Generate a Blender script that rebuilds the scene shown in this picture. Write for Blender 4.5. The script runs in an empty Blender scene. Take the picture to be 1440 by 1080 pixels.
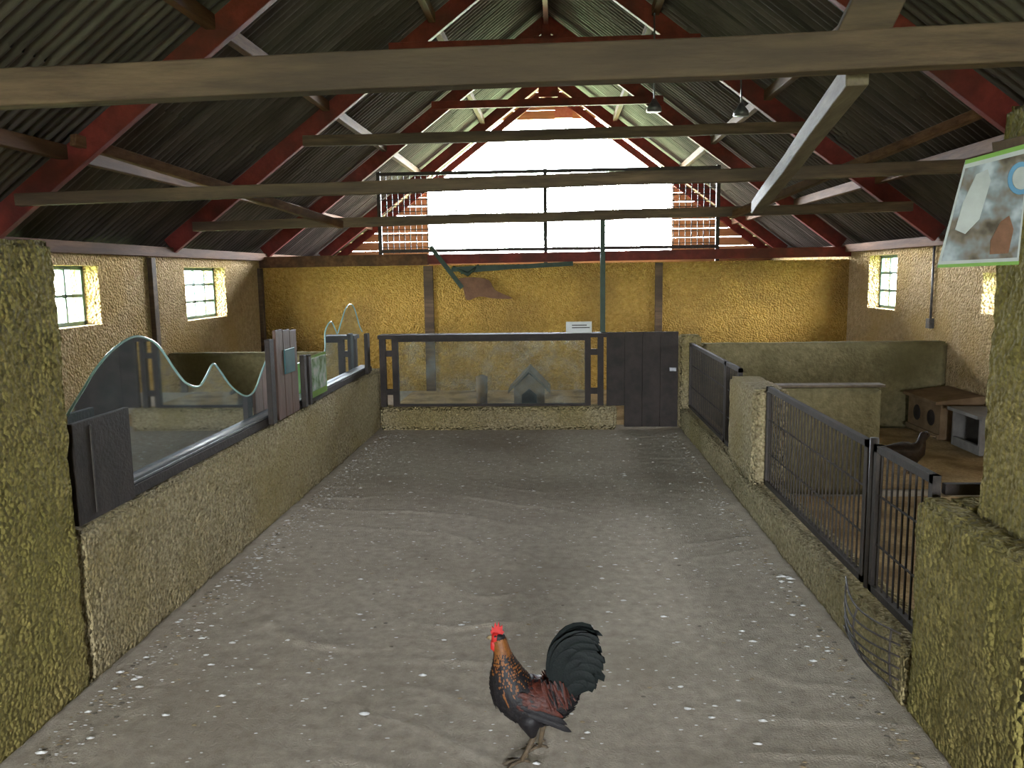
import bpy, bmesh, math, random
from mathutils import Vector, Matrix, noise
random.seed(4)
R=random.random
def RU(a,b): return a+(b-a)*R()
sc=bpy.context.scene

# ---------------------------------------------------------------- materials
def mat(name, c1, c2=None, scale=6., rough=.8, bump=0., bscale=40., spec=.3, detail=6, stretch=(1,1,1),
        c3=None, s3=1.5, t3=(.45,.62), voro=False, metal=0., bdist=.02):
    m=bpy.data.materials.new(name); m.use_nodes=True
    nt=m.node_tree; N=nt.nodes; K=nt.links
    b=N['Principled BSDF']; b.inputs['Roughness'].default_value=rough
    b.inputs['Specular IOR Level'].default_value=spec; b.inputs['Metallic'].default_value=metal
    tc=N.new('ShaderNodeTexCoord'); mp=N.new('ShaderNodeMapping'); K.new(tc.outputs['Object'],mp.inputs[0])
    mp.inputs['Scale'].default_value=stretch
    if c2 is None: b.inputs['Base Color'].default_value=(*c1,1)
    else:
        n=N.new('ShaderNodeTexNoise'); n.inputs['Scale'].default_value=scale; n.inputs['Detail'].default_value=detail
        n.inputs['Roughness'].default_value=.65
        K.new(mp.outputs[0],n.inputs['Vector'])
        r=N.new('ShaderNodeValToRGB'); r.color_ramp.elements[0].position=.33; r.color_ramp.elements[1].position=.67
        r.color_ramp.elements[0].color=(*c1,1); r.color_ramp.elements[1].color=(*c2,1)
        K.new(n.outputs['Fac'],r.inputs[0]); out=r.outputs[0]
        if c3 is not None:
            n3=N.new('ShaderNodeTexNoise'); n3.inputs['Scale'].default_value=s3; n3.inputs['Detail'].default_value=5
            K.new(mp.outputs[0],n3.inputs['Vector'])
            r3=N.new('ShaderNodeValToRGB'); r3.color_ramp.elements[0].position=t3[0]; r3.color_ramp.elements[1].position=t3[1]
            r3.color_ramp.elements[1].color=(.75,.75,.75,1)
            K.new(n3.outputs['Fac'],r3.inputs[0])
            mx=N.new('ShaderNodeMixRGB'); K.new(r3.outputs[0],mx.inputs[0]); K.new(out,mx.inputs[1]); mx.inputs[2].default_value=(*c3,1)
            out=mx.outputs[0]
        K.new(out,b.inputs['Base Color'])
    if bump>0:
        if voro:
            t=N.new('ShaderNodeTexVoronoi'); t.inputs['Scale'].default_value=bscale
            ns=N.new('ShaderNodeTexNoise'); ns.inputs['Scale'].default_value=bscale*.6; ns.inputs['Detail'].default_value=5
            K.new(mp.outputs[0],t.inputs['Vector']); K.new(mp.outputs[0],ns.inputs['Vector'])
            ad=N.new('ShaderNodeMath'); ad.operation='SUBTRACT'; K.new(ns.outputs['Fac'],ad.inputs[0]); K.new(t.outputs['Distance'],ad.inputs[1]); h=ad.outputs[0]
        else:
            t=N.new('ShaderNodeTexNoise'); t.inputs['Scale'].default_value=bscale; t.inputs['Detail'].default_value=6
            K.new(mp.outputs[0],t.inputs['Vector']); h=t.outputs['Fac']
        bp=N.new('ShaderNodeBump'); bp.inputs['Strength'].default_value=bump; bp.inputs['Distance'].default_value=bdist
        K.new(h,bp.inputs['Height']); K.new(bp.outputs[0],b.inputs['Normal'])
    return m

M={}
M['yellow']=mat('plaster_yellow',(.42,.24,.045),(.64,.41,.11),20.,.9,1.,42.,.15,c3=(.28,.17,.055),s3=1.1,t3=(.48,.72),voro=True,bdist=.04)
M['tan']=mat('plaster_tan',(.40,.28,.13),(.62,.46,.26),20.,.9,1.,42.,.15,c3=(.5,.34,.13),s3=1.3,voro=True,bdist=.04)
M['olive']=mat('plaster_olive',(.15,.12,.035),(.36,.29,.10),45.,.92,1.,52.,.15,c3=(.20,.17,.045),s3=1.6,voro=True,bdist=.035)
M['lowwall']=mat('plaster_lowwall',(.20,.155,.08),(.45,.375,.22),45.,.92,1.,52.,.15,c3=(.27,.21,.085),s3=1.2,voro=True,bdist=.035)
M['penwall']=mat('plaster_pen',(.16,.135,.07),(.27,.23,.12),20.,.92,.7,35.,.15,c3=(.12,.105,.05),s3=1.4)
M['sand']=mat('sand_floor',(.35,.30,.235),(.50,.44,.355),18.,.95,.8,130.,.10,c3=(.31,.26,.20),s3=.9,t3=(.5,.72),bdist=.010)
M['straw']=mat('straw',(.36,.24,.11),(.58,.42,.23),40.,.95,.9,120.,.1,c3=(.20,.13,.06),s3=3,bdist=.02)
M['roof']=mat('corrugated_sheet',(.046,.037,.033),(.105,.086,.076),3.,.5,.2,30.,.4,stretch=(.6,3,.6),c3=(.028,.022,.020),s3=1.2)
M['wood']=mat('old_timber',(.065,.041,.026),(.16,.105,.062),7.,.75,.4,30.,.25,stretch=(.35,3,3),c3=(.05,.035,.025),s3=1.5,bdist=.008)
M['woodY']=mat('old_timber_y',(.075,.034,.018),(.15,.076,.04),7.,.8,.4,30.,.15,stretch=(3,.35,3),c3=(.055,.03,.02),s3=1.5,bdist=.008)
M['palewood']=mat('pale_timber',(.10,.075,.05),(.18,.14,.095),7.,.75,.4,30.,.25,stretch=(3,.4,3),bdist=.008)
M['red']=mat('red_paint',(.10,.013,.010),(.175,.026,.018),8.,.65,.2,30.,.25,c3=(.065,.016,.012),s3=3)
M['gboard']=mat('gable_boards',(.40,.19,.09),(.55,.29,.15),5.,.7,.3,30.,.25,stretch=(.4,3,3))
M['black']=mat('black_paint',(.016,.012,.010),(.032,.023,.019),9.,.7,.2,60.,.25)
M['metal']=mat('dark_metal',(.020,.016,.014),(.045,.034,.027),20.,.6,.1,80.,.3)
M['galv']=mat('galvanised',(.10,.10,.105),(.2,.2,.21),20.,.4,0,80.,.5,metal=.6)
M['brown']=mat('brown_board',(.06,.030,.020),(.11,.058,.040),8.,.6,.2,40.,.35,stretch=(1,1,.3))
M['green']=mat('green_paint',(.018,.032,.020),(.035,.055,.038),8.,.6)
M['winframe']=mat('window_frame',(.10,.17,.14),(.18,.27,.23),8.,.6)
M['white']=mat('white_card',(.42,.42,.40),(.55,.55,.53),8.,.6)
M['teal']=mat('teal_sign',(.02,.07,.08),(.035,.11,.12),8.,.5)
M['gedge']=mat('glass_edge',(.22,.36,.34),(.34,.50,.47),9.,.2)
M['nest']=mat('nest_ply',(.13,.08,.04),(.22,.145,.08),6.,.8,.3,40.)
M['grey']=mat('grey_board',(.12,.11,.10),(.20,.185,.17),6.,.8)
M['rust']=mat('rusty_sheet',(.10,.045,.022),(.17,.085,.042),8.,.7,.4,30.)
M['grass']=mat('grass',(.18,.26,.10),(.30,.38,.18),2.,.95)
M['leaf']=mat('foliage',(.07,.16,.03),(.22,.36,.09),5.,.8,1.,9.,bdist=.2)
M['litter']=mat('feather_white',(.66,.65,.62),(.84,.83,.81),9.,.8)
M['litter2']=mat('straw_bits',(.30,.23,.13),(.42,.33,.2),9.,.9)
M['dark']=mat('droppings',(.10,.085,.065),(.16,.14,.11),9.,.9)
M['redplastic']=mat('red_plastic',(.3,.03,.02),(.4,.05,.03),5.,.4)
M['pink']=mat('pink_label',(.45,.14,.09),(.55,.22,.16),20.,.6)
# rooster
M['hackle']=mat('hackle_feathers',(.10,.032,.007),(.20,.075,.015),60.,.5,.3,150.,.3,bdist=.003)
M['rblack']=mat('black_feathers',(.006,.005,.006),(.014,.012,.012),60.,.55,.4,150.,.22,bdist=.003)
M['rred']=mat('maroon_feathers',(.030,.008,.005),(.075,.017,.009),60.,.55,.4,150.,.25,bdist=.003)
M['rtail']=mat('tail_feathers',(.003,.004,.004),(.006,.009,.008),40.,.6,.3,150.,.14,bdist=.003)
M['comb']=mat('comb_skin',(.30,.008,.008),(.42,.02,.016),60.,.5,.4,200.,.3,bdist=.002)
M['leg']=mat('leg_skin',(.05,.036,.022),(.10,.07,.04),80.,.6,.4,200.,bdist=.002)
M['beak']=mat('beak_horn',(.15,.11,.06),(.22,.16,.08),50.,.4)
M['eye']=mat('eye',(.01,.008,.006),None,rough=.1,spec=.8)
M['duckb']=mat('duck_feathers',(.016,.010,.007),(.055,.034,.02),40.,.6,.4,100.,bdist=.004)

def glassmat(name,lo,hi,tint):
    m=bpy.data.materials.new(name); m.use_nodes=True; nt=m.node_tree; N=nt.nodes; K=nt.links
    N.clear(); o=N.new('ShaderNodeOutputMaterial')
    t=N.new('ShaderNodeBsdfTransparent'); t.inputs[0].default_value=(*tint,1)
    g=N.new('ShaderNodeBsdfGlossy'); g.inputs['Roughness'].default_value=.03; g.inputs[0].default_value=(.9,.95,1,1)
    d=N.new('ShaderNodeBsdfDiffuse'); d.inputs[0].default_value=(.34,.44,.44,1)
    fr=N.new('ShaderNodeFresnel'); fr.inputs[0].default_value=1.5
    m1=N.new('ShaderNodeMixShader'); K.new(fr.outputs[0],m1.inputs[0]); K.new(t.outputs[0],m1.inputs[1]); K.new(g.outputs[0],m1.inputs[2])
    n=N.new('ShaderNodeTexNoise'); n.inputs['Scale'].default_value=7; n.inputs['Detail'].default_value=9; n.inputs['Roughness'].default_value=.75
    tc=N.new('ShaderNodeTexCoord'); K.new(tc.outputs['Object'],n.inputs['Vector'])
    r=N.new('ShaderNodeMapRange'); r.inputs[1].default_value=.45; r.inputs[2].default_value=.8; r.inputs[3].default_value=lo; r.inputs[4].default_value=hi
    K.new(n.outputs['Fac'],r.inputs[0])
    m2=N.new('ShaderNodeMixShader'); K.new(r.outputs[0],m2.inputs[0]); K.new(m1.outputs[0],m2.inputs[1]); K.new(d.outputs[0],m2.inputs[2])
    K.new(m2.outputs[0],o.inputs[0]); return m
M['glass']=glassmat('clear_glass',.05,.16,(.66,.80,.79)); M['glass2']=glassmat('dusty_glass',.04,.32,(.72,.76,.70))

def postermat(name,seed,cols):
    m=mat(name,cols[0],None,rough=.22,spec=.5); nt=m.node_tree; N=nt.nodes; K=nt.links; b=N['Principled BSDF']
    tc=N.new('ShaderNodeTexCoord'); v=N.new('ShaderNodeTexNoise'); v.inputs['Scale'].default_value=16; v.noise_dimensions='4D'; v.inputs['W'].default_value=seed; v.inputs['Detail'].default_value=3
    K.new(tc.outputs['Object'],v.inputs['Vector'])
    r=N.new('ShaderNodeValToRGB'); e=r.color_ramp.elements; e[0].position=.36; e[0].color=(*cols[0],1); e[1].position=.66; e[1].color=(*cols[3],1)
    x=e.new(.46); x.color=(*cols[1],1); x=e.new(.55); x.color=(*cols[2],1)
    K.new(v.outputs['Fac'],r.inputs[0]); K.new(r.outputs[0],b.inputs['Base Color'])
    return m
M['poster']=postermat('poster_print',1.3,[(.05,.04,.03),(.12,.10,.08),(.15,.165,.18),(.28,.31,.34)]); M['poster2']=postermat('poster_print_small',4.1,[(.4,.4,.38),(.3,.36,.33),(.2,.28,.2),(.10,.15,.08)])
M['pgreen']=mat('poster_green_border',(.10,.19,.04),(.14,.25,.06),9,.3)
M['pblue']=mat('poster_badge_blue',(.07,.16,.26),(.10,.22,.33),9,.3)
M['pwhite']=mat('poster_white',(.24,.25,.25),(.32,.33,.33),9,.25)
M['pbrown']=mat('poster_brown',(.10,.05,.03),(.16,.08,.05),30,.3)

# ---------------------------------------------------------------- mesh helpers
class O:
    def __init__(s,name,*mats):
        s.name=name; s.mats=list(mats); s.bm=bmesh.new()
    def mi(s,f,m):
        i=s.mats.index(m) if m else 0
        for q in f: q.material_index=i
    def box(s,x0,x1,y0,y1,z0,z1,m=None):
        v=[s.bm.verts.new(p) for p in [(x0,y0,z0),(x1,y0,z0),(x1,y1,z0),(x0,y1,z0),(x0,y0,z1),(x1,y0,z1),(x1,y1,z1),(x0,y1,z1)]]
        f=[s.bm.faces.new([v[i] for i in q]) for q in [(3,2,1,0),(4,5,6,7),(0,1,5,4),(1,2,6,5),(2,3,7,6),(3,0,4,7)]]
        s.mi(f,m)
    def beam(s,p0,p1,w,h,m=None,up=(0,0,1),seg=1,sag=0.):
        p0=Vector(p0);p1=Vector(p1);d=(p1-p0).normalized();u=Vector(up)
        if abs(d.dot(u))>.97:u=Vector((0,1,0))
        a=d.cross(u).normalized();b=a.cross(d).normalized();rings=[]
        for k in range(seg+1):
            t=k/seg; c=p0.lerp(p1,t)
            if seg>1: c=c+Vector((RU(-.003,.003),0,-sag*4*t*(1-t)+RU(-.005,.005)))
            rings.append([s.bm.verts.new(c+a*sx*w/2+b*sz*h/2) for sx,sz in [(-1,-1),(1,-1),(1,1),(-1,1)]])
        f=[s.bm.faces.new(rings[0][::-1]),s.bm.faces.new(rings[-1])]
        for r0,r1 in zip(rings,rings[1:]):
            for i in range(4): f.append(s.bm.faces.new([r0[i],r0[(i+1)%4],r1[(i+1)%4],r1[i]]))
        s.mi(f,m)
    def cyl(s,p0,p1,r0,r1=None,seg=10,m=None):
        s.tube([p0,p1],[r0,r0 if r1 is None else r1],seg,m)
    def tube(s,pts,rad,seg=8,m=None,lat=None):
        pts=[Vector(p) for p in pts]; n=len(pts)
        if not hasattr(rad,'__len__'): rad=[rad]*n
        rings=[]; prev=None
        for i,p in enumerate(pts):
            d=(pts[min(i+1,n-1)]-pts[max(i-1,0)]).normalized()
            if prev is None:
                u=Vector((0,1,0)) if abs(d.y)<.9 else Vector((0,0,1))
            else: u=prev
            a=(u-d*u.dot(d)).normalized(); b=d.cross(a); prev=a
            ra=lat[i] if lat else rad[i]
            rings.append([s.bm.verts.new(p+a*ra*math.cos(t)+b*rad[i]*math.sin(t)) for t in [2*math.pi*k/seg for k in range(seg)]])
        f=[s.bm.faces.new(rings[0][::-1]),s.bm.faces.new(rings[-1])]
        for r0,r1 in zip(rings,rings[1:]):
            for i in range(seg): f.append(s.bm.faces.new([r0[i],r0[(i+1)%seg],r1[(i+1)%seg],r1[i]]))
        s.mi(f,m); 
        for q in f: q.smooth=True
    def prism(s,poly,axis,c0,c1,m=None,me=None):
        def P(a,b,c): return {'x':(c,a,b),'y':(a,c,b),'z':(a,b,c)}[axis]
        v0=[s.bm.verts.new(P(a,b,c0)) for a,b in poly]; v1=[s.bm.verts.new(P(a,b,c1)) for a,b in poly]
        f=[s.bm.faces.new(v0),s.bm.faces.new(v1[::-1])]; s.mi(f,m)
        n=len(poly); g=[s.bm.faces.new([v0[i],v1[i],v1[(i+1)%n],v0[(i+1)%n]]) for i in range(n)]
        s.mi(g,me or m)
    def feather(s,p0,d,n,L,w,curl=0.,m=None,seg=5):
        p=Vector(p0);d=Vector(d).normalized();n=Vector(n).normalized()
        side=d.cross(n).normalized();rows=[]
        prof=[.35,.85,1.,.9,.6,.08]
        for k in range(seg+1):
            ww=w/2*prof[k]
            rows.append((s.bm.verts.new(p-side*ww),s.bm.verts.new(p+n*w*.12),s.bm.verts.new(p+side*ww)))
            q=Matrix.Rotation(curl/seg,3,side); d=q@d; n=q@n; p=p+d*L/seg
        f=[]
        for a,b in zip(rows,rows[1:]):
            for i in range(2): f.append(s.bm.faces.new([a[i],a[i+1],b[i+1],b[i]]))
        for q in f:q.smooth=True
        s.mi(f,m)
    def done(s,bevel=0.,bseg=2,parent=None,loc=None,fix=True,smooth=False):
        if fix: bmesh.ops.recalc_face_normals(s.bm,faces=s.bm.faces[:])
        me=bpy.data.meshes.new(s.name); 
        s.bm.to_mesh(me); s.bm.free()
        for k in s.mats: me.materials.append(M[k])
        if smooth:
            for q in me.polygons:q.use_smooth=True
        o=bpy.data.objects.new(s.name,me); sc.collection.objects.link(o)
        if bevel:
            b=o.modifiers.new('bevel','BEVEL'); b.width=bevel; b.segments=bseg; b.limit_method='ANGLE'
        if parent: o.parent=parent
        if loc: o.location=loc
        return o

CX=-.12; RZ=5.04; SL=.75
def roofz(x): return RZ-SL*abs(x-CX)
XL,XR,YB,YG,Y0=-4.08,3.88,11.2,15.3,-6.0

# ---------------------------------------------------------------- floor
o=O('floor','sand')
nx,ny=150,460; x0,x1,y0,y1=-1.9,1.3,.9,8.6
def fh(x,y):
    h=.005*noise.noise((x*1.5,y*1.5,0))+.003*noise.noise((x*9,y*9,2))+.0025*noise.noise((x*30,y*30,5))
    s=y*.9+.33*math.sin(x*1.3+.6)+.7*noise.noise((x*.8,y*.8,7))+.05*noise.noise((x*5,y*5,3))
    mk=max(0,min(1,(noise.noise((x*1.1,y*.9,11))+.1)*4))*(1 if y>3.2 else .4)*max(.3,min(1,(6.6-y)))
    fr=(s%.40)/.40
    h+=mk*.009*(math.exp(-((fr-.5)/.04)**2) if fr<.5 else math.exp(-((fr-.5)/.11)**2))
    return h
V=[[o.bm.verts.new((x0+(x1-x0)*i/nx,y0+(y1-y0)*j/ny,fh(x0+(x1-x0)*i/nx,y0+(y1-y0)*j/ny) if 0<i<nx and 0<j<ny else 0)) for i in range(nx+1)] for j in range(ny+1)]
for j in range(ny):
    for i in range(nx):
        o.bm.faces.new([V[j][i],V[j][i+1],V[j+1][i+1],V[j+1][i]]).smooth=True
for (a,b,c,d) in [(XL-.2,x0,Y0,YG),(x1,XR+.2,Y0,YG),(x0,x1,Y0,y0),(x0,x1,y1,YG)]:
    o.bm.faces.new([o.bm.verts.new(p) for p in [(a,c,0),(b,c,0),(b,d,0),(a,d,0)]])
o.done(fix=False)
def bed(name,x0,x1,y0,y1,h=.03):
    o=O(name,'straw'); n=40
    V=[[o.bm.verts.new((x0+(x1-x0)*i/n,y0+(y1-y0)*j/n,.005+(0 if i in(0,n) or j in (0,n) else h*(.6+.5*noise.noise((i*.3,j*.3,x0)))))) for i in range(n+1)] for j in range(n+1)]
    for j in range(n):
        for i in range(n): o.bm.faces.new([V[j][i],V[j][i+1],V[j+1][i+1],V[j+1][i]]).smooth=True
    o.done()
bed('straw_bedding',XL+.07,-2.08,3.0,5.9); bed('straw_bedding',XL+.07,-2.08,6.15,8.25); bed('straw_bedding',1.50,XR-.03,2.95,5.75); bed('straw_bedding',1.52,XR-.03,5.95,8.28); bed('straw_bedding',-2.,1.2,8.55,11.1)

# ---------------------------------------------------------------- outer walls
def sidewall(name,xa,xb,holes,m,zt=1.82):
    o=O(name,m); ys=Y0
    for (a,b,c,d) in holes:
        o.box(xa,xb,ys,a,0,zt); o.box(xa,xb,a,b,0,c); o.box(xa,xb,a,b,d,zt); ys=b
    o.box(xa,xb,ys,YG,0,zt); return o.done()
wl=[(3.6,4.4,1.2,1.72),(6.33,7.14,1.2,1.72),(8.85,9.95,1.13,1.72)]
wr=[(3.6,4.5,1.15,1.62),(6.95,7.74,1.18,1.55),(9.66,10.5,1.12,1.76)]
sidewall('wall_left',XL-.26,XL,wl,'tan'); sidewall('wall_right',XR,XR+.26,wr,'tan')
o=O('wall_back','yellow'); o.box(XL,XR,YB,YB+.25,0,1.73); o.done()
k=0
for side,hs,xw in (('L',wl,XL-.16),('R',wr,XR+.16)):
    for (a,b,c,d) in hs:
        k+=1; o=O('window_%d'%k,'winframe'); t=.035
        o.box(xw-.02,xw+.02,a,b,c,c+t);o.box(xw-.02,xw+.02,a,b,d-t,d);o.box(xw-.02,xw+.02,a,a+t,c,d);o.box(xw-.02,xw+.02,b-t,b,c,d)
        nc=3 if (b-a)<.9 else 4; nr=2 if side=='L' and (b-a)<.9 else 3
        for i in range(1,nc): y=a+(b-a)*i/nc; o.box(xw-.014,xw+.014,y-.014,y+.014,c+t,d-t)
        for i in range(1,nr): z=c+(d-c)*i/nr; o.box(xw-.014,xw+.014,a+t,b-t,z-.014,z+.014)
        o.done()
# rear gable wall (behind the viewer) with a barn doorway
DW=1.15; DH=2.3
o=O('wall_rear','tan'); o.box(XL,-DW,Y0,Y0+.25,0,1.82);o.box(DW,XR,Y0,Y0+.25,0,1.82)
o.prism([(XL-.2,1.82),(-DW,1.82),(-DW,DH),(DW,DH),(DW,1.82),(XR+.2,1.82),(XR+.2,roofz(XR+.2)-.03),(CX,RZ-.03),(XL-.2,roofz(XL-.2)-.03)],'y',Y0,Y0+.1)
o.done()
# gable with opening
GT=4.36
o=O('wall_gable','gboard')
for z in [x*.16+GT for x in range(6)]:
    hw=min((RZ-.03-z)/SL,9); hw2=max((RZ-.03-z-.15)/SL,.01)
    if hw>.02: o.prism([(CX-hw,z),(CX+hw,z),(CX+hw2,z+.15),(CX-hw2,z+.15)],'y',YG,YG+.04)
for z in [1.9+x*.16 for x in range(16)]:
    for s,xe in ((-1,-2.37),(1,2.1)):
        t=min(z+.15,GT); ha=(RZ-.03-z)/SL; hb=(RZ-.03-t)/SL
        if hb<abs(xe-CX): 
            continue
        o.prism([(xe,z),(CX+s*ha,z),(CX+s*hb,t),(xe,t)],'y',YG,YG+.04)
o.box(XL,XR,YG,YG+.2,0,1.9)
o.done()
o=O('vent_label','pink'); o.box(-.02,.30,YG-.09,YG-.05,4.36,4.60); o.done()
o=O('loft_floor','palewood'); o.box(XL,XR,YB+.26,YG,1.62,1.72); o.done()

# ---------------------------------------------------------------- roof
o=O('ceiling','roof')
per=.10; cols=int((YG+.3-Y0)/per*8)
for sgn in (-1,1):
    L=4.35; rows=[(0,1.5),(1.42,2.95),(2.87,L)]
    for ri,(a,b) in enumerate(rows):
        pv=None
        for j in range(cols+1):
            y=Y0+j*per/8; w=.027*math.cos(2*math.pi*j/8)
            st=.022*(int(y/ .9+ri*.5)%2)
            up=.035-ri*.014+w*1.
            q=[]
            for k,d in enumerate((a,b)):
                lift=up-(0.0 if k==0 else 0.014)
                q.append(o.bm.verts.new((CX+sgn*d,y,RZ-SL*d+lift+st*.6)))
            if pv: o.bm.faces.new([pv[0],q[0],q[1],pv[1]]).smooth=True
            pv=q
o.done(fix=False)

# ---------------------------------------------------------------- trusses
RC=4.90
def rz(x): return RC-SL*abs(x-CX)
TY=[-2.9,-.1,2.9,5.7,8.5,11.3,14.1,15.2]
for i,y in enumerate(TY):
    o=O('roof_truss','red')
    for s in (-1,1):
        xe=CX+s*3.93
        o.beam((CX,y,RC-.03),(xe,y,rz(xe)-.02),.07,.17 if i<7 else .12)
    if i<7:
        z=3.84; hw=(RC-z)/SL+.12
        o.beam((CX-hw,y-.06,z),(CX+hw,y-.06,z),.05,.10)
        o.box(CX-.06,CX+.06,y-.05,y+.05,RC-.5,RC-.02)
        o.box(CX-.16,CX+.16,y-.09,y-.04,RC-.42,RC-.22)
    o.done(bevel=.006)
o=O('ridge_board','red'); o.box(CX-.03,CX+.03,Y0+.1,YG-.01,RC-.07,RC+.08); o.done()
for d in (1.1,2.2,3.3):
    for s in (-1,1):
        o=O('purlin','woodY'); x=CX+s*d; z=RZ-SL*d-.085
        o.beam((x,Y0+.12,z),(x,YG-.02,z),.07,.10,seg=14); o.done(bevel=.006)
for s in (-1,1):
    o=O('wall_plate','woodY'); x=(XL-.05) if s<0 else (XR+.05)
    o.box(x-.13,x+.13,Y0+.26,YG-.01,1.82,1.92); o.done(bevel=.006)
def tie(y,xa,xb,za,zb,h,w=.07,m='wood'):
    o=O('tie_beam',m); o.beam((xa,y,za),(xb,y,zb),w,h,seg=12); return o.done(bevel=.006)
tie(2.82,-3.85,3.65,2.225,2.335,.122,.08)
tie(5.62,-3.75,3.5,2.16,2.26,.085)
tie(8.42,-3.75,3.5,2.13,2.20,.095)
tie(8.40,-2.55,2.45,2.955,2.98,.105,.06)
o=O('sill_beam','red','woodY'); o.beam((XL,YB+.02,1.80),(-1.75,YB+.02,1.81),.16,.15,'woodY'); o.beam((-1.75,YB+.02,1.81),(XR,YB+.02,1.83),.16,.13,'red'); o.done(bevel=.006)
# long struts
o=O('timber_strut','palewood')
o.beam((1.02,2.93,2.26),(1.36,5.75,2.02),.075,.085,seg=6); o.done(bevel=.006)
o=O('timber_strut','wood'); o.beam((.99,2.90,2.32),(1.30,2.90,3.0),.05,.16); o.done(bevel=.006)
o=O('timber_strut','woodY'); o.beam((2.9,5.75,2.65),(1.75,8.45,2.15),.06,.07); o.done(bevel=.006)
o=O('wood_brace','woodY'); o.beam((-3.3,5.6,2.55),(-2.2,8.4,2.12),.06,.08,seg=5); o.done(bevel=.006)
# barn lamps
for (x,y,z) in ((.96,8.34,3.2),(1.80,8.34,3.14)):
    o=O('barn_lamp','galv'); o.tube([(x,y,z-.05),(x,y,z-.01),(x,y,z+.04),(x,y,z+.07)],[.075,.07,.035,.02],14); o.cyl((x,y,z+.06),(x,y+.05,roofz(x)-.1),.008); o.done()

# loft mesh guard on the back wall
def meshpanel(o,u0,u1,z0,z1,P,wr,du,dz,m):
    n=round((u1-u0)/du)
    for i in range(1,n): u=u0+(u1-u0)*i/n; o.beam(P(u,z0),P(u,z1),wr,wr,m)
    n=round((z1-z0)/dz)
    for i in range(1,n): z=z0+(z1-z0)*i/n; o.beam(P(u0,z),P(u1,z),wr,wr,m)
o=O('loft_guard_mesh','metal'); P=lambda u,z:(u,YB+.16,z)
for u in (-2.43,-.15,2.17): o.box(u-.025,u+.025,YB+.13,YB+.18,1.735,3.0)
for z in (1.93,2.97): o.beam(P(-2.43,z),P(2.17,z),.04,.045)
meshpanel(o,-2.41,-.17,1.9,2.95,P,.010,.08,.08,None); meshpanel(o,-.13,2.15,1.9,2.95,P,.010,.08,.08,None)
o.done()

# ---------------------------------------------------------------- aisle walls
def rough(name,m,boxes,amp=.012,step=.045):
    o=O(name,m)
    for b in boxes: o.box(*b)
    bm=o.bm
    bmesh.ops.bevel(bm,geom=bm.edges[:],offset=.018,segments=2,affect='EDGES')
    for ax in range(3):
        lo=min(v.co[ax] for v in bm.verts);hi=max(v.co[ax] for v in bm.verts)
        n=int((hi-lo)/step)
        nv=[0,0,0];nv[ax]=1
        for i in range(1,n):
            pc=[0,0,0];pc[ax]=lo+(hi-lo)*i/n
            bmesh.ops.bisect_plane(bm,geom=bm.verts[:]+bm.edges[:]+bm.faces[:],plane_co=pc,plane_no=nv,dist=1e-5)
    bm.normal_update()
    for v in bm.verts:
        c=v.co; k=noise.noise(c*7)*.6+noise.noise(c*25)*.8+noise.noise(c*3)*.4
        if c.z>.01: v.co=c+v.normal*k*amp
    for f in bm.faces:f.smooth=True
    return o.done()
rough('wall_aisle_left','lowwall',[(-2.06,-1.85,2.97,8.5,0,.63)],.012,.03)
rough('pier_left','olive',[(-2.35,-1.85,.6,2.96,0,1.74)],.012,.03)
rough('wall_aisle_right','lowwall',[(1.25,1.46,2.86,8.27,0,.22)],.010,.035)
rough('pier_right_gatepost','lowwall',[(1.25,1.48,5.25,5.98,.215,.84)],.008)
rough('pier_right_low','olive',[(1.25,1.355,2.15,2.85,0,.81),(1.34,2.1,2.68,2.85,0,.81)],.012,.03)
rough('pier_right','olive',[(1.36,1.95,1.0,2.66,0,2.08)],.012,.03)
rough('partition_back_base','lowwall',[(-1.84,.60,8.28,8.5,0,.24)],step=.05)
rough('pier_back_corner','lowwall',[(1.24,1.45,8.3,8.5,0,.96)],.006)
rough('partition_right','penwall',[(1.46,XR,8.33,8.5,0,.87)],.006,.06)
rough('partition_left','penwall',[(XL,-2.07,8.3,8.46,0,.82)],.006,.06)
rough('partition_left_low','penwall',[(XL,-2.07,5.95,6.1,0,.56)],.006,.06)
rough('partition_right_mid','penwall',[(1.50,2.27,5.8,5.9,0,.77)],.004,.06)

# wall posts
for x,w in ((-1.75,.13),(1.37,.10)):
    o=O('wall_post','wood'); o.box(x-w/2,x+w/2,YB-.04,YB+.0,0,1.72); o.done(bevel=.005)
o=O('wall_post','wood'); o.box(XL,XL+.05,8.03,8.12,.02,1.81); o.done(bevel=.005)
o=O('wall_post','wood'); o.box(XL,XL+.05,11.05,11.15,0,1.72); o.done(bevel=.005)
o=O('wall_conduit','galv'); o.cyl((XR-.02,8.7,1.0),(XR-.02,8.7,1.82),.012); o.box(XR-.05,XR,8.66,8.74,.98,1.08); o.done()

# ---------------------------------------------------------------- left glass barrier
def smoothp(pr,n=5):
    out=[]
    for i in range(len(pr)-1):
        p0=pr[max(i-1,0)];p1=pr[i];p2=pr[i+1];p3=pr[min(i+2,len(pr)-1)]
        for k in range(n):
            t=k/n
            out.append(tuple(.5*(2*p1[j]+(p2[j]-p0[j])*t+(2*p0[j]-5*p1[j]+4*p2[j]-p3[j])*t*t+(3*p1[j]-p0[j]-3*p2[j]+p3[j])*t**3) for j in (0,1)))
    out.append(pr[-1]); return out
def glass(name,pr):
    pr=[(a,b+.026) for a,b in smoothp(pr)]
    o=O(name,'glass','gedge')
    poly=[(pr[0][0],.705)]+pr+[(pr[-1][0],.705)]
    v=[o.bm.verts.new((-1.95,a,b)) for a,b in poly]; o.mi([o.bm.faces.new(v)],'glass')
    o.tube([(-1.95,a,b) for a,b in pr],.006,6,'gedge')
    return o.done(fix=False)
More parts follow.
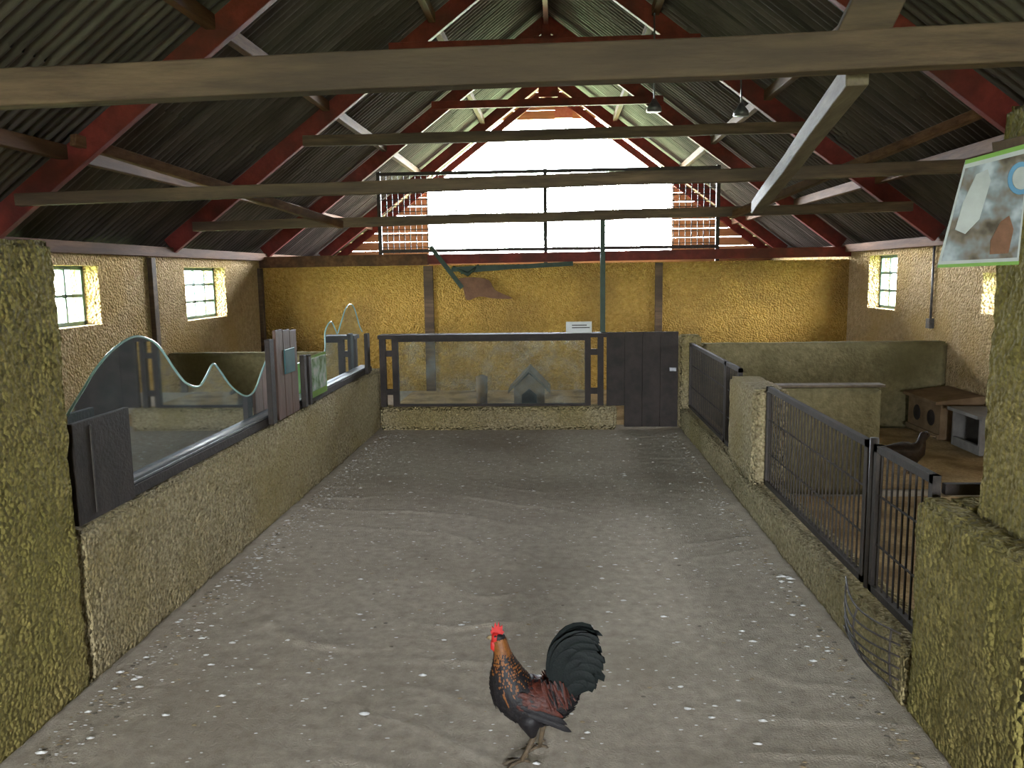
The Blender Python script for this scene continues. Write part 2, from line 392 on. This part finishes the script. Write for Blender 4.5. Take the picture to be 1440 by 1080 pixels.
glass('wavy_glass_screen',[(3.11,1.04),(3.24,1.13),(3.34,1.2),(3.49,1.27),(3.67,1.31),(3.83,1.28),(3.93,1.22),(4.04,1.12),(4.16,1.03),(4.31,.99),(4.41,1.03),(4.51,1.09),(4.59,1.05),(4.75,.93),(4.96,.84),(5.12,.85),(5.26,.95),(5.36,1.02),(5.44,1.06)])
glass('wavy_glass_screen',[(5.85,.93),(6.3,.925),(6.72,.93),(6.78,1.1),(6.89,1.17),(7.0,1.18),(7.12,1.1),(7.18,1.07),(7.34,1.18),(7.5,1.28),(7.66,1.31),(7.82,1.26),(8.0,1.08),(8.1,1.02)])
o=O('glass_rail','black','galv'); o.box(-1.99,-1.89,3.42,8.2,.635,.685); o.box(-1.985,-1.9,3.42,8.2,.685,.70,'galv'); o.done(bevel=.003)
o=O('dark_end_board','black','metal'); o.box(-1.885,-1.86,2.99,3.41,.645,1.05); o.box(-1.93,-1.885,3.04,3.08,.645,1.0,'metal')
o.box(-1.86,-1.854,3.1,3.11,.67,1.03,'metal'); o.done(bevel=.008)
o=O('dark_post','black'); o.box(-2.0,-1.94,2.975,3.03,.645,1.12); o.done(bevel=.004)
o=O('dark_post','black'); o.box(-1.885,-1.85,5.16,5.24,.645,1.2); o.done(bevel=.004)
o=O('brown_board','brown','teal'); 
for i in range(3): o.box(-1.882,-1.86,5.31+i*.145,5.45+i*.145,.645,1.25-.01*i)
o.box(-1.86,-1.85,5.45,5.66,.94,1.11,'teal'); o.done(bevel=.004)
o=O('info_sign','black','pgreen','poster2'); o.box(-1.88,-1.865,6.03,6.48,.68,1.0,'pgreen'); o.box(-1.864,-1.86,6.06,6.45,.73,.98,'poster2'); o.box(-1.88,-1.85,5.98,6.03,.645,1.02,'black'); o.done()
o=O('dark_post','black'); o.box(-1.885,-1.85,7.88,7.98,.645,1.04); o.done(bevel=.004)
o=O('dark_post','black'); o.box(-1.885,-1.85,5.86,5.92,.645,1.03); o.done(bevel=.004)
# things inside the left pens
o=O('poultry_feeder','redplastic','grey'); c=(-2.45,7.1)
o.tube([(*c,.035),(*c,.08),(*c,.085),(*c,.42),(*c,.5)],[.17,.18,.1,.1,.03],18,'grey'); o.tube([(*c,.5),(*c,.54),(*c,.58)],[.14,.11,.02],18,'redplastic'); o.done()
o=O('water_trough','grey'); o.box(-3.5,-2.7,6.25,6.3,.04,.3);o.box(-3.5,-2.7,6.65,6.7,.04,.3);o.box(-3.5,-3.45,6.3,6.65,.04,.3);o.box(-2.75,-2.7,6.3,6.65,.04,.3);o.box(-3.5,-2.7,6.25,6.7,.04,.07);o.done(bevel=.008)

# ---------------------------------------------------------------- back pen front
o=O('glass_pen_front','black','glass2','palewood')
o.box(-1.83,.50,8.24,8.46,.955,.995)
for a,b in ((-1.83,-1.77),(-1.70,-1.64),(.28,.34),(.41,.47)): o.box(a,b,8.30,8.36,.25,.955)
for z in (.40,.80):
    o.box(-1.77,-1.70,8.31,8.35,z-.03,z+.03); o.box(.34,.41,8.31,8.35,z-.03,z+.03)
o.box(-1.64,.28,8.30,8.36,.25,.27); o.box(-1.64,.28,8.31,8.35,.92,.955)
v=[o.bm.verts.new(p) for p in [(-1.64,8.33,.27),(.28,8.33,.27),(.28,8.33,.92),(-1.64,8.33,.92)]]; o.mi([o.bm.faces.new(v)],'glass2')
o.done(fix=False)
o=O('door_1','black','galv'); 
for i in range(4): o.box(.50+i*.18,.679+i*.18,8.29,8.33,.03 if i else .25,1.0)
o.box(1.13,1.2,8.275,8.29,.60,.64,'galv'); o.done(bevel=.003)
o=O('green_post','green'); o.box(.44,.49,8.37,8.42,.998,2.12); o.done(bevel=.004)
o=O('name_card','white','metal'); o.box(.09,.35,8.30,8.312,.998,1.11); o.box(.15,.33,8.297,8.30,1.045,1.055,'metal'); o.box(.15,.30,8.297,8.30,1.07,1.08,'metal'); o.done()
# duck house
o=O('duck_house','nest','palewood','black')
o.prism([(-.50,.03),(-.15,.03),(-.15,.30),(-.325,.46),(-.50,.30)],'y',9.3,9.7,'nest')
for s in (-1,1):
    o.prism([(-.325,.49),(-.325,.525),(-.325+s*.24,.275),(-.325+s*.24,.24)],'y',9.24,9.76,'palewood')
o.prism([(-.41,.03),(-.24,.03),(-.24,.22),(-.325,.29),(-.41,.22)],'y',9.285,9.3,'black'); o.done()
o=O('feed_bin','nest'); o.tube([(-.88,9.4,.04),(-.88,9.4,.42),(-.88,9.4,.44)],[.06,.07,.02],14); o.done()
# wall ornament
o=O('scrap_wall_ornament','green','rust')
o.beam((-1.7,YB-.1,1.98),(-1.28,YB-.08,1.42),.035,.06,'green'); o.beam((-1.42,YB-.07,1.67),(.22,YB-.07,1.72),.04,.06,'green',seg=8)
o.beam((-1.3,YB-.06,1.63),(-.5,YB-.06,1.70),.03,.05,'green',seg=5)
o.tube([(-1.4,YB-.06,1.7),(-1.2,YB-.1,1.6),(-1.05,YB-.06,1.72)],[.02,.03,.02],8,'green')
pl=smoothp([(-1.33,1.55),(-1.12,1.56),(-.92,1.52),(-.83,1.38),(-.60,1.27),(-.85,1.27),(-1.05,1.30),(-1.22,1.25),(-1.27,1.42),(-1.33,1.55)],3)[:-1]
o.prism(pl,'y',YB-.09,YB-.07,'rust'); o.done()

# ---------------------------------------------------------------- right fences
def fence(name,ya,yb,z0,z1,x=1.34,dv=.055):
    o=O(name,'metal'); P=lambda u,z:(x,u,z)
    for z in (z0+.015,z1-.015): o.beam(P(ya,z),P(yb,z),.03,.03)
    for u in (ya+.015,yb-.015): o.beam(P(u,z0),P(u,z1),.03,.03,up=(1,0,0))
    meshpanel(o,ya,yb,z0,z1,P,.007,dv,.19,None); return o.done()
fence('metal_hurdle',6.02,6.5,.235,.89); fence('metal_hurdle',6.52,8.27,.235,.89)
fence('metal_hurdle',3.52,5.22,.235,.87); fence('metal_hurdle',2.90,3.44,.235,.87)
o=O('gate_post','metal'); o.cyl((1.34,3.48,.23),(1.34,3.48,.89),.018); o.done()
o=O('gate_post','black'); o.box(1.545,1.58,2.9,2.94,.03,1.25); o.box(1.37,1.545,2.9,2.93,.80,.84); o.box(1.37,1.545,2.9,2.93,.35,.38); o.done(bevel=.003)
o=O('wire_hay_rack','metal')
for i in range(6):
    t=i/5; b=.015+.035*math.sin(math.pi*(.25+.75*t)); z=.30-.22*t
    pts=[(1.232-b*math.sin(math.pi*k/12)*1.3-.008,3.42-.56*k/12,z-.02*math.sin(math.pi*k/12)) for k in range(13)]
    o.tube(pts,.004,6)
for k in (1,6,11):
    pts=[(1.232-(.015+.035*math.sin(math.pi*(.25+.75*i/5)))*math.sin(math.pi*k/12)*1.3-.008,3.42-.56*k/12,.30-.22*i/5-.02*math.sin(math.pi*k/12)) for i in range(6)]
    o.tube(pts,.004,6)
o.done()
o=O('wood_capping','palewood'); o.box(1.51,2.29,5.79,5.91,.78,.795); o.done()
# nest boxes
def nestbox():
    o=O('nest_box','nest','black'); x0,x1,y0,y1,z0,z1=3.45,3.84,7.52,8.2,.045,.37
    o.box(x0+.02,x1,y0,y1,z0,z1)
    o.prism([(x0-.04,z1),(x1,z1),(x1,z1+.08),(x0-.04,z1+.03)],'y',y0-.03,y1,'nest')
    for y in (7.7,8.0): o.cyl((x0+.03,y,.22),(x0+.014,y,.22),.075,None,20,'black')  # entrance holes: flat black discs, the shade inside is painted on
    o.box(x0,x0+.02,y0,y1,z0,.09); o.done(bevel=.004)
nestbox()
o=O('shelter_box','grey','black'); o.box(3.46,3.84,6.85,7.38,.35,.38);o.box(3.80,3.84,6.87,7.36,.04,.35);o.box(3.5,3.80,7.33,7.36,.04,.35);o.box(3.5,3.80,6.87,6.90,.04,.35);o.box(3.5,3.53,6.9,7.33,.04,.12);o.done(bevel=.004)

# poster
o=O('hanging_poster','pgreen','poster','wood','pblue','pwhite','pbrown')
pv=[(.965,1.60),(1.165,1.605),(1.175,1.905),(1.02,1.865)]
def bil(u,v): 
    a=Vector(pv[0]).lerp(Vector(pv[1]),u); b=Vector(pv[3]).lerp(Vector(pv[2]),u); return tuple(a.lerp(b,v))
def reg(u0,u1,v0,v1,y,m): o.prism([bil(u0,v0),bil(u1,v0),bil(u1,v1),bil(u0,v1)],'y',y-.0008,y,m)
reg(0,1,0,1,2.156,'pwhite'); reg(.0,1,.0,.03,2.154,'pgreen'); reg(0,1,.96,1,2.154,'pgreen'); reg(.03,.97,.06,.92,2.154,'poster')
o.prism([bil(u,v) for u,v in [(.10,.35),(.25,.30),(.40,.42),(.46,.75),(.38,.86),(.22,.84),(.12,.6)]],'y',2.151,2.1525,'pwhite')
o.prism([bil(u,v) for u,v in [(.62,.10),(.85,.10),(.88,.30),(.80,.42),(.70,.38),(.60,.22)]],'y',2.151,2.1525,'pbrown')
cc=bil(.90,.72); o.prism([(cc[0]+.032*math.cos(k*math.pi/12),cc[1]+.04*math.sin(k*math.pi/12)) for k in range(24)],'y',2.151,2.1525,'pblue')
o.prism([(cc[0]+.022*math.cos(k*math.pi/12),cc[1]+.028*math.sin(k*math.pi/12)) for k in range(24)],'y',2.149,2.1505,'pwhite')
o.beam((1.10,2.17,1.895),(1.345,2.3,1.95),.02,.03,'wood'); o.done()

# ---------------------------------------------------------------- litter
o=O('feather_litter','litter','litter2','dark')
def flake(x,y,s,m):
    z=fh(x,y) if -1.9<x<1.3 else 0
    a=RU(0,6.3); n=7; c=o.bm.verts.new((x,y,z+s*.45)); r=[]
    for k in range(n):
        t=a+2*math.pi*k/n; q=s*RU(.7,1.2); r.append(o.bm.verts.new((x+q*math.cos(t)*1.3,y+q*math.sin(t)*.8,z+.001)))
    o.mi([o.bm.faces.new([c,r[k],r[(k+1)%n]]) for k in range(n)],m)
for (x,y) in [(-1.8,3.08),(-1.76,3.21),(-1.51,3.24),(-.55,3.09),(.47,3.02),(.47,2.86),(-1.65,2.6),(-1.77,2.51),(.73,2.79),(-.72,2.79),(-1.6,3.4),(-1.45,3.15),(-1.3,2.9),(.55,2.8)]: flake(x,y,RU(.010,.016),'litter')
for k in range(6): flake(1.18+RU(-.03,.03),4.15+RU(-.05,.05),RU(.012,.022),'litter')
for i in range(3200):
    e=R()
    if e<.32: x=-1.80+abs(random.gauss(0,.13))
    elif e<.42: x=1.18-abs(random.gauss(0,.08))
    else: x=RU(-1.7,1.1)
    flake(x,2.3+5.8*R()**.8,RU(.0035,.007) if R()<.93 else RU(.008,.014),'litter')
for i in range(900):
    e=R(); x=(-1.80+abs(random.gauss(0,.08))) if e<.4 else ((1.19-abs(random.gauss(0,.06))) if e<.8 else RU(-1.8,1.2))
    flake(x,RU(2.2,8.2),RU(.003,.010),'litter2' if R()<.6 else 'dark')
o.done()

# ---------------------------------------------------------------- rooster
YR=2.53
spine=[(-.197,.437,.010,.010),(-.197,.430,.019,.016),(-.193,.41,.022,.017),(-.188,.385,.025,.020),(-.183,.355,.034,.028),(-.176,.32,.050,.038),(-.168,.285,.064,.050),(-.150,.243,.076,.062),(-.115,.215,.080,.070),(-.07,.207,.077,.070),(-.03,.212,.068,.060),(-.005,.232,.056,.046),(.010,.262,.040,.032),(.014,.29,.022,.016)]
o=O('rooster','rblack','hackle','rred','rtail','comb','leg','beak','eye')
sp=[]
for i in range(len(spine)-1):
    for k in range(4):
        t=k/4; p0=spine[max(i-1,0)];p1=spine[i];p2=spine[i+1];p3=spine[min(i+2,len(spine)-1)]
        sp.append(tuple(.5*(2*p1[j]+(p2[j]-p0[j])*t+(2*p0[j]-5*p1[j]+4*p2[j]-p3[j])*t*t+(3*p1[j]-p0[j]-3*p2[j]+p3[j])*t**3) for j in range(4)))
sp.append(spine[-1])
o.tube([(a,YR,b) for a,b,c,d in sp],[c for a,b,c,d in sp],24,'rblack',lat=[d for a,b,c,d in sp])
NS=len(sp)
def surf(i,t):
    a,b,c,d=sp[i]; p=Vector((a,YR,b)); q=Vector(sp[min(i+1,NS-1)][:2])-Vector(sp[max(i-1,0)][:2])
    T=Vector((q.x,0,q.y)).normalized(); A=Vector((0,1,0)); B=T.cross(A)
    n=(A*math.cos(t)/max(d,.01)+B*math.sin(t)/max(c,.01)).normalized()
    return p+A*d*math.cos(t)+B*c*math.sin(t),n,T
for k in range(950):
    i=int(RU(6,28)); t=RU(0,2*math.pi); p,n,T=surf(i,t)
    m='rblack' if (i>20 and n.x<-.35) or (n.x<-.85) or (i>24 and R()<.4) else 'hackle'
    d=(T+n*.08+Vector((RU(-.1,.1),RU(-.1,.1),-.1)))
    o.feather(p+n*.001,d,n,RU(.035,.06),RU(.006,.010),-.1,m)
for k in range(620):
    i=int(RU(28,NS-6)); t=RU(0,2*math.pi); p,n,T=surf(i,t)
    top=n.z
    m='rred' if (top>.1 and R()<.8) else ('rblack' if top<-.1 or R()<.6 else 'rred')
    d=Vector((.9,RU(-.15,.15),-.25+RU(-.1,.1))) ; d=d-n*d.dot(n)*.9
    o.feather(p+n*.001,d,n,RU(.028,.04),RU(.014,.02),-.12,m)
for k in range(320):
    i=int(RU(23,36)); t=RU(0,2*math.pi); p,n,T=surf(i,t)
    if n.x>-.2: continue
    d=Vector((.3,0,-1)); d=d-n*d.dot(n)*.9
    o.feather(p+n*.001,d,n,.03,.018,-.1,'rblack')
# wings
for s in (-1,1):
    for r in range(4):
        for k in range(9):
            p=Vector((-.130+.011*k+.010*r,YR+s*(.066+.003*r),.262-.021*r-.004*k))
            o.feather(p,(1,-s*.1,-.45-.05*k*.4),(0,s,.25),.048+.004*r,.020,-.15,'rred' if r<2 else 'rblack')
# saddle
for k in range(220):
    s=random.choice((-1,1)); p=Vector((RU(-.06,.015),YR+s*RU(0,.045),.284+RU(-.014,.012)))
    o.feather(p,(RU(.1,.5),s*RU(.1,.5),-.8),(.3,s,.6),RU(.05,.09),.009,.15,random.choice(('rred','rred','rblack')))
# tail sickles: rise steeply then arch over to the rear
def sickle(p,a0,a1,L,w,y):
    rows=[];pp=Vector(p);n=11
    for j in range(n+1):
        f=j/n; ang=math.radians(a0+(a1-a0)*f**1.8)
        dd=Vector((math.cos(ang),y*1.2,math.sin(ang))); nrm=Vector((-dd.z,0,dd.x))
        ww=w/2*(.5+.7*math.sin(math.pi*min(1,.15+f*.8)))*(1 if j<n else .08)
        rows.append((o.bm.verts.new(pp+nrm*ww),o.bm.verts.new(pp+Vector((0,.003*(1 if y>0 else -1),0))),o.bm.verts.new(pp-nrm*ww)))
        pp=pp+dd.normalized()*L/n
    fs=[]
    for a1_,b1 in zip(rows,rows[1:]):
        for q in range(2): fs.append(o.bm.faces.new([a1_[q],a1_[q+1],b1[q+1],b1[q]]))
    for q in fs:q.smooth=True
    o.mi(fs,'rtail')
for k in range(110):
    t=k/109; y=RU(-.026,.026)
    sickle((RU(-.032,.010)+.012*t,YR+y,.285-.05*t+RU(-.01,.01)),95-44*t+RU(-4,4),-48-38*t+RU(-14,10),(.262-.12*t)*RU(.86,1.04),RU(.024,.036),y)
for k in range(50):   # fill at the tail root
    y=RU(-.03,.03); sickle((RU(-.03,.02),YR+y,RU(.22,.28)),RU(35,95),RU(-40,20),RU(.09,.17),.034,y)
# thighs, shanks, toes
for (hx,hy,kx,kz,fx,fy,fz) in ((-.10,-.028,-.088,.095,-.125,-.035,.0),(-.07,.03,-.058,.10,-.068,.05,.0)):
    o.tube([(hx,YR+hy,.185),(hx+.005,YR+hy,.145),(kx-.004,YR+hy,.115),(kx,YR+hy,kz)],[.046,.040,.022,.011],14,'rblack')
    o.tube([(kx,YR+hy,kz+.012),(kx+.003,YR+hy,kz),((kx+fx)/2,YR+(hy+fy)/2,kz*.5),(fx,YR+fy,.014)],[.011,.010,.0078,.008],10,'leg')
    for ang,L in ((180,.055),(212,.048),(148,.048),(20,.026)):
        c,s_=math.cos(math.radians(ang)),math.sin(math.radians(ang))
        o.tube([(fx,YR+fy,.015),(fx+c*L*.35,YR+fy+s_*L*.35,.014),(fx+c*L*.8,YR+fy+s_*L*.8,.009),(fx+c*L,YR+fy+s_*L,.004),(fx+c*L*1.2,YR+fy+s_*L*1.2,.002)],[.0065,.0055,.005,.0035,.001],8,'leg')
    o.tube([(fx+.004,YR+fy,.035),(fx+.022,YR+fy-.004,.038)],[.004,.001],6,'leg')
# head: face, comb, wattles, beak, eye
o.tube([(-.206,YR,.441),(-.207,YR,.430),(-.206,YR,.415),(-.202,YR,.407)],[.009,.015,.015,.008],14,'comb',lat=[.010,.017,.016,.008])
o.tube([(-.216,YR,.428),(-.228,YR,.425),(-.237,YR,.419)],[.0075,.0055,.001],10,'beak')
o.tube([(-.216,YR,.420),(-.226,YR,.419),(-.232,YR,.416)],[.005,.003,.001],8,'beak')
cp=[(-.222,.437),(-.224,.449),(-.219,.445),(-.219,.463),(-.212,.455),(-.208,.477),(-.202,.461),(-.196,.479),(-.193,.460),(-.184,.467),(-.184,.447),(-.178,.443),(-.186,.433),(-.205,.433)]
o.prism(cp,'y',YR-.0035,YR+.0035,'comb')
for s in (-1,1):
    o.tube([(-.213,YR+s*.006,.417),(-.214,YR+s*.008,.405),(-.213,YR+s*.009,.389),(-.211,YR+s*.008,.379)],[.006,.010,.011,.003],10,'comb',lat=[.003,.004,.004,.002])
    o.tube([(-.207,YR+s*.0150,.432),(-.207,YR+s*.0185,.432)],[.0042,.002],10,'eye')
o.done(fix=False)

# ---------------------------------------------------------------- duck in right pen
DX,DY=2.70,6.35
o=O('brown_duck','duckb','beak','eye','leg')
ds=[(-.19,.20,.006),(-.17,.185,.03),(-.12,.165,.062),(-.04,.15,.085),(.03,.155,.083),(.075,.185,.060),(.095,.225,.036),(.102,.262,.027),(.115,.292,.032),(.135,.298,.026),(.155,.292,.012)]
o.tube([(DX+a,DY,b+.03) for a,b,c in ds],[c*1.1 for a,b,c in ds],18,'duckb',lat=[c for a,b,c in ds])
o.tube([(DX+.15,DY,.318),(DX+.175,DY,.312),(DX+.20,DY,.310)],[.010,.007,.004],10,'beak',lat=[.012,.014,.012])
for s in (-1,1):
    for k in range(14): o.feather((DX-.03+.004*k-RU(0,.03),DY+s*.086,.21-.007*(k%5)),(-1,0,.12),(0,s,.3),.11,.03,0,'duckb')
    o.tube([(DX+.0,DY+s*.035,.10),(DX+.005,DY+s*.035,.04)],[.01,.008],8,'leg'); o.prism([(DX-.01,DY+s*.035),(DX+.05,DY+s*.035-.025),(DX+.055,DY+s*.035),(DX+.05,DY+s*.035+.025)],'z',.03,.036,'leg')
    o.tube([(DX+.13,DY+s*.026,.335),(DX+.13,DY+s*.032,.335)],[.005,.002],8,'eye')
o.done()

# ---------------------------------------------------------------- exterior
o=O('ground_outside','grass'); 
for (a,b,c,d) in [(-40,XL-.3,-30,50),(XR+.3,40,-30,50),(XL-.3,XR+.3,YG+.3,50),(XL-.3,XR+.3,-30,Y0-.05)]:
    o.bm.faces.new([o.bm.verts.new(p) for p in [(a,c,-.03),(b,c,-.03),(b,d,-.03),(a,d,-.03)]])
o.done(fix=False)
o=O('hedge','leaf')
for j in range(14):
    bmesh.ops.create_icosphere(o.bm,subdivisions=3,radius=1.1,matrix=Matrix.Translation((9.5+RU(-.3,.3),2+j*1.3,.8+RU(-.2,.2))))
for v in o.bm.verts: v.co+=Vector((1,1,1))*.25*noise.noise(v.co*2.5); v.co.z=max(v.co.z,-.02)
o.done(smooth=True)

# ---------------------------------------------------------------- light
w=bpy.data.worlds.new('overcast_sky'); sc.world=w; w.use_nodes=True
bg=w.node_tree.nodes['Background']; bg.inputs[0].default_value=(.88,.94,1.,1); bg.inputs[1].default_value=88.
def portal(name,loc,rot,sx,sy):
    l=bpy.data.lights.new(name,'AREA'); l.shape='RECTANGLE'; l.size=sx; l.size_y=sy; l.cycles.is_portal=True
    q=bpy.data.objects.new(name,l); q.location=loc; q.rotation_euler=rot; sc.collection.objects.link(q)
h=math.pi/2
portal('sky_portal_gable',(-.14,YG+.1,3.13),(-h,0,0),4.5,2.5)
portal('sky_portal_door',(0,Y0-.02,DH/2),(h,0,0),2*DW,DH)
for (a,b,c,d) in wl: portal('sky_portal_window',(XL-.27,(a+b)/2,(c+d)/2),(0,-h,0),d-c,b-a)
for (a,b,c,d) in wr: portal('sky_portal_window',(XR+.27,(a+b)/2,(c+d)/2),(0,h,0),d-c,b-a)

# ---------------------------------------------------------------- camera
cam=bpy.data.cameras.new('camera'); co=bpy.data.objects.new('camera',cam); sc.collection.objects.link(co)
cam.sensor_width=36; cam.lens=28.75; cam.clip_start=.05
co.matrix_world=Matrix.Translation((0,0,1.6))@Matrix.Rotation(math.radians(3.21),4,'Z')@Matrix.Rotation(math.radians(90-7.68),4,'X')@Matrix.Rotation(math.radians(-.8),4,'Z')
sc.camera=co
sc.view_settings.view_transform='Standard'; sc.view_settings.look='None'; sc.view_settings.exposure=0; sc.view_settings.gamma=1.0
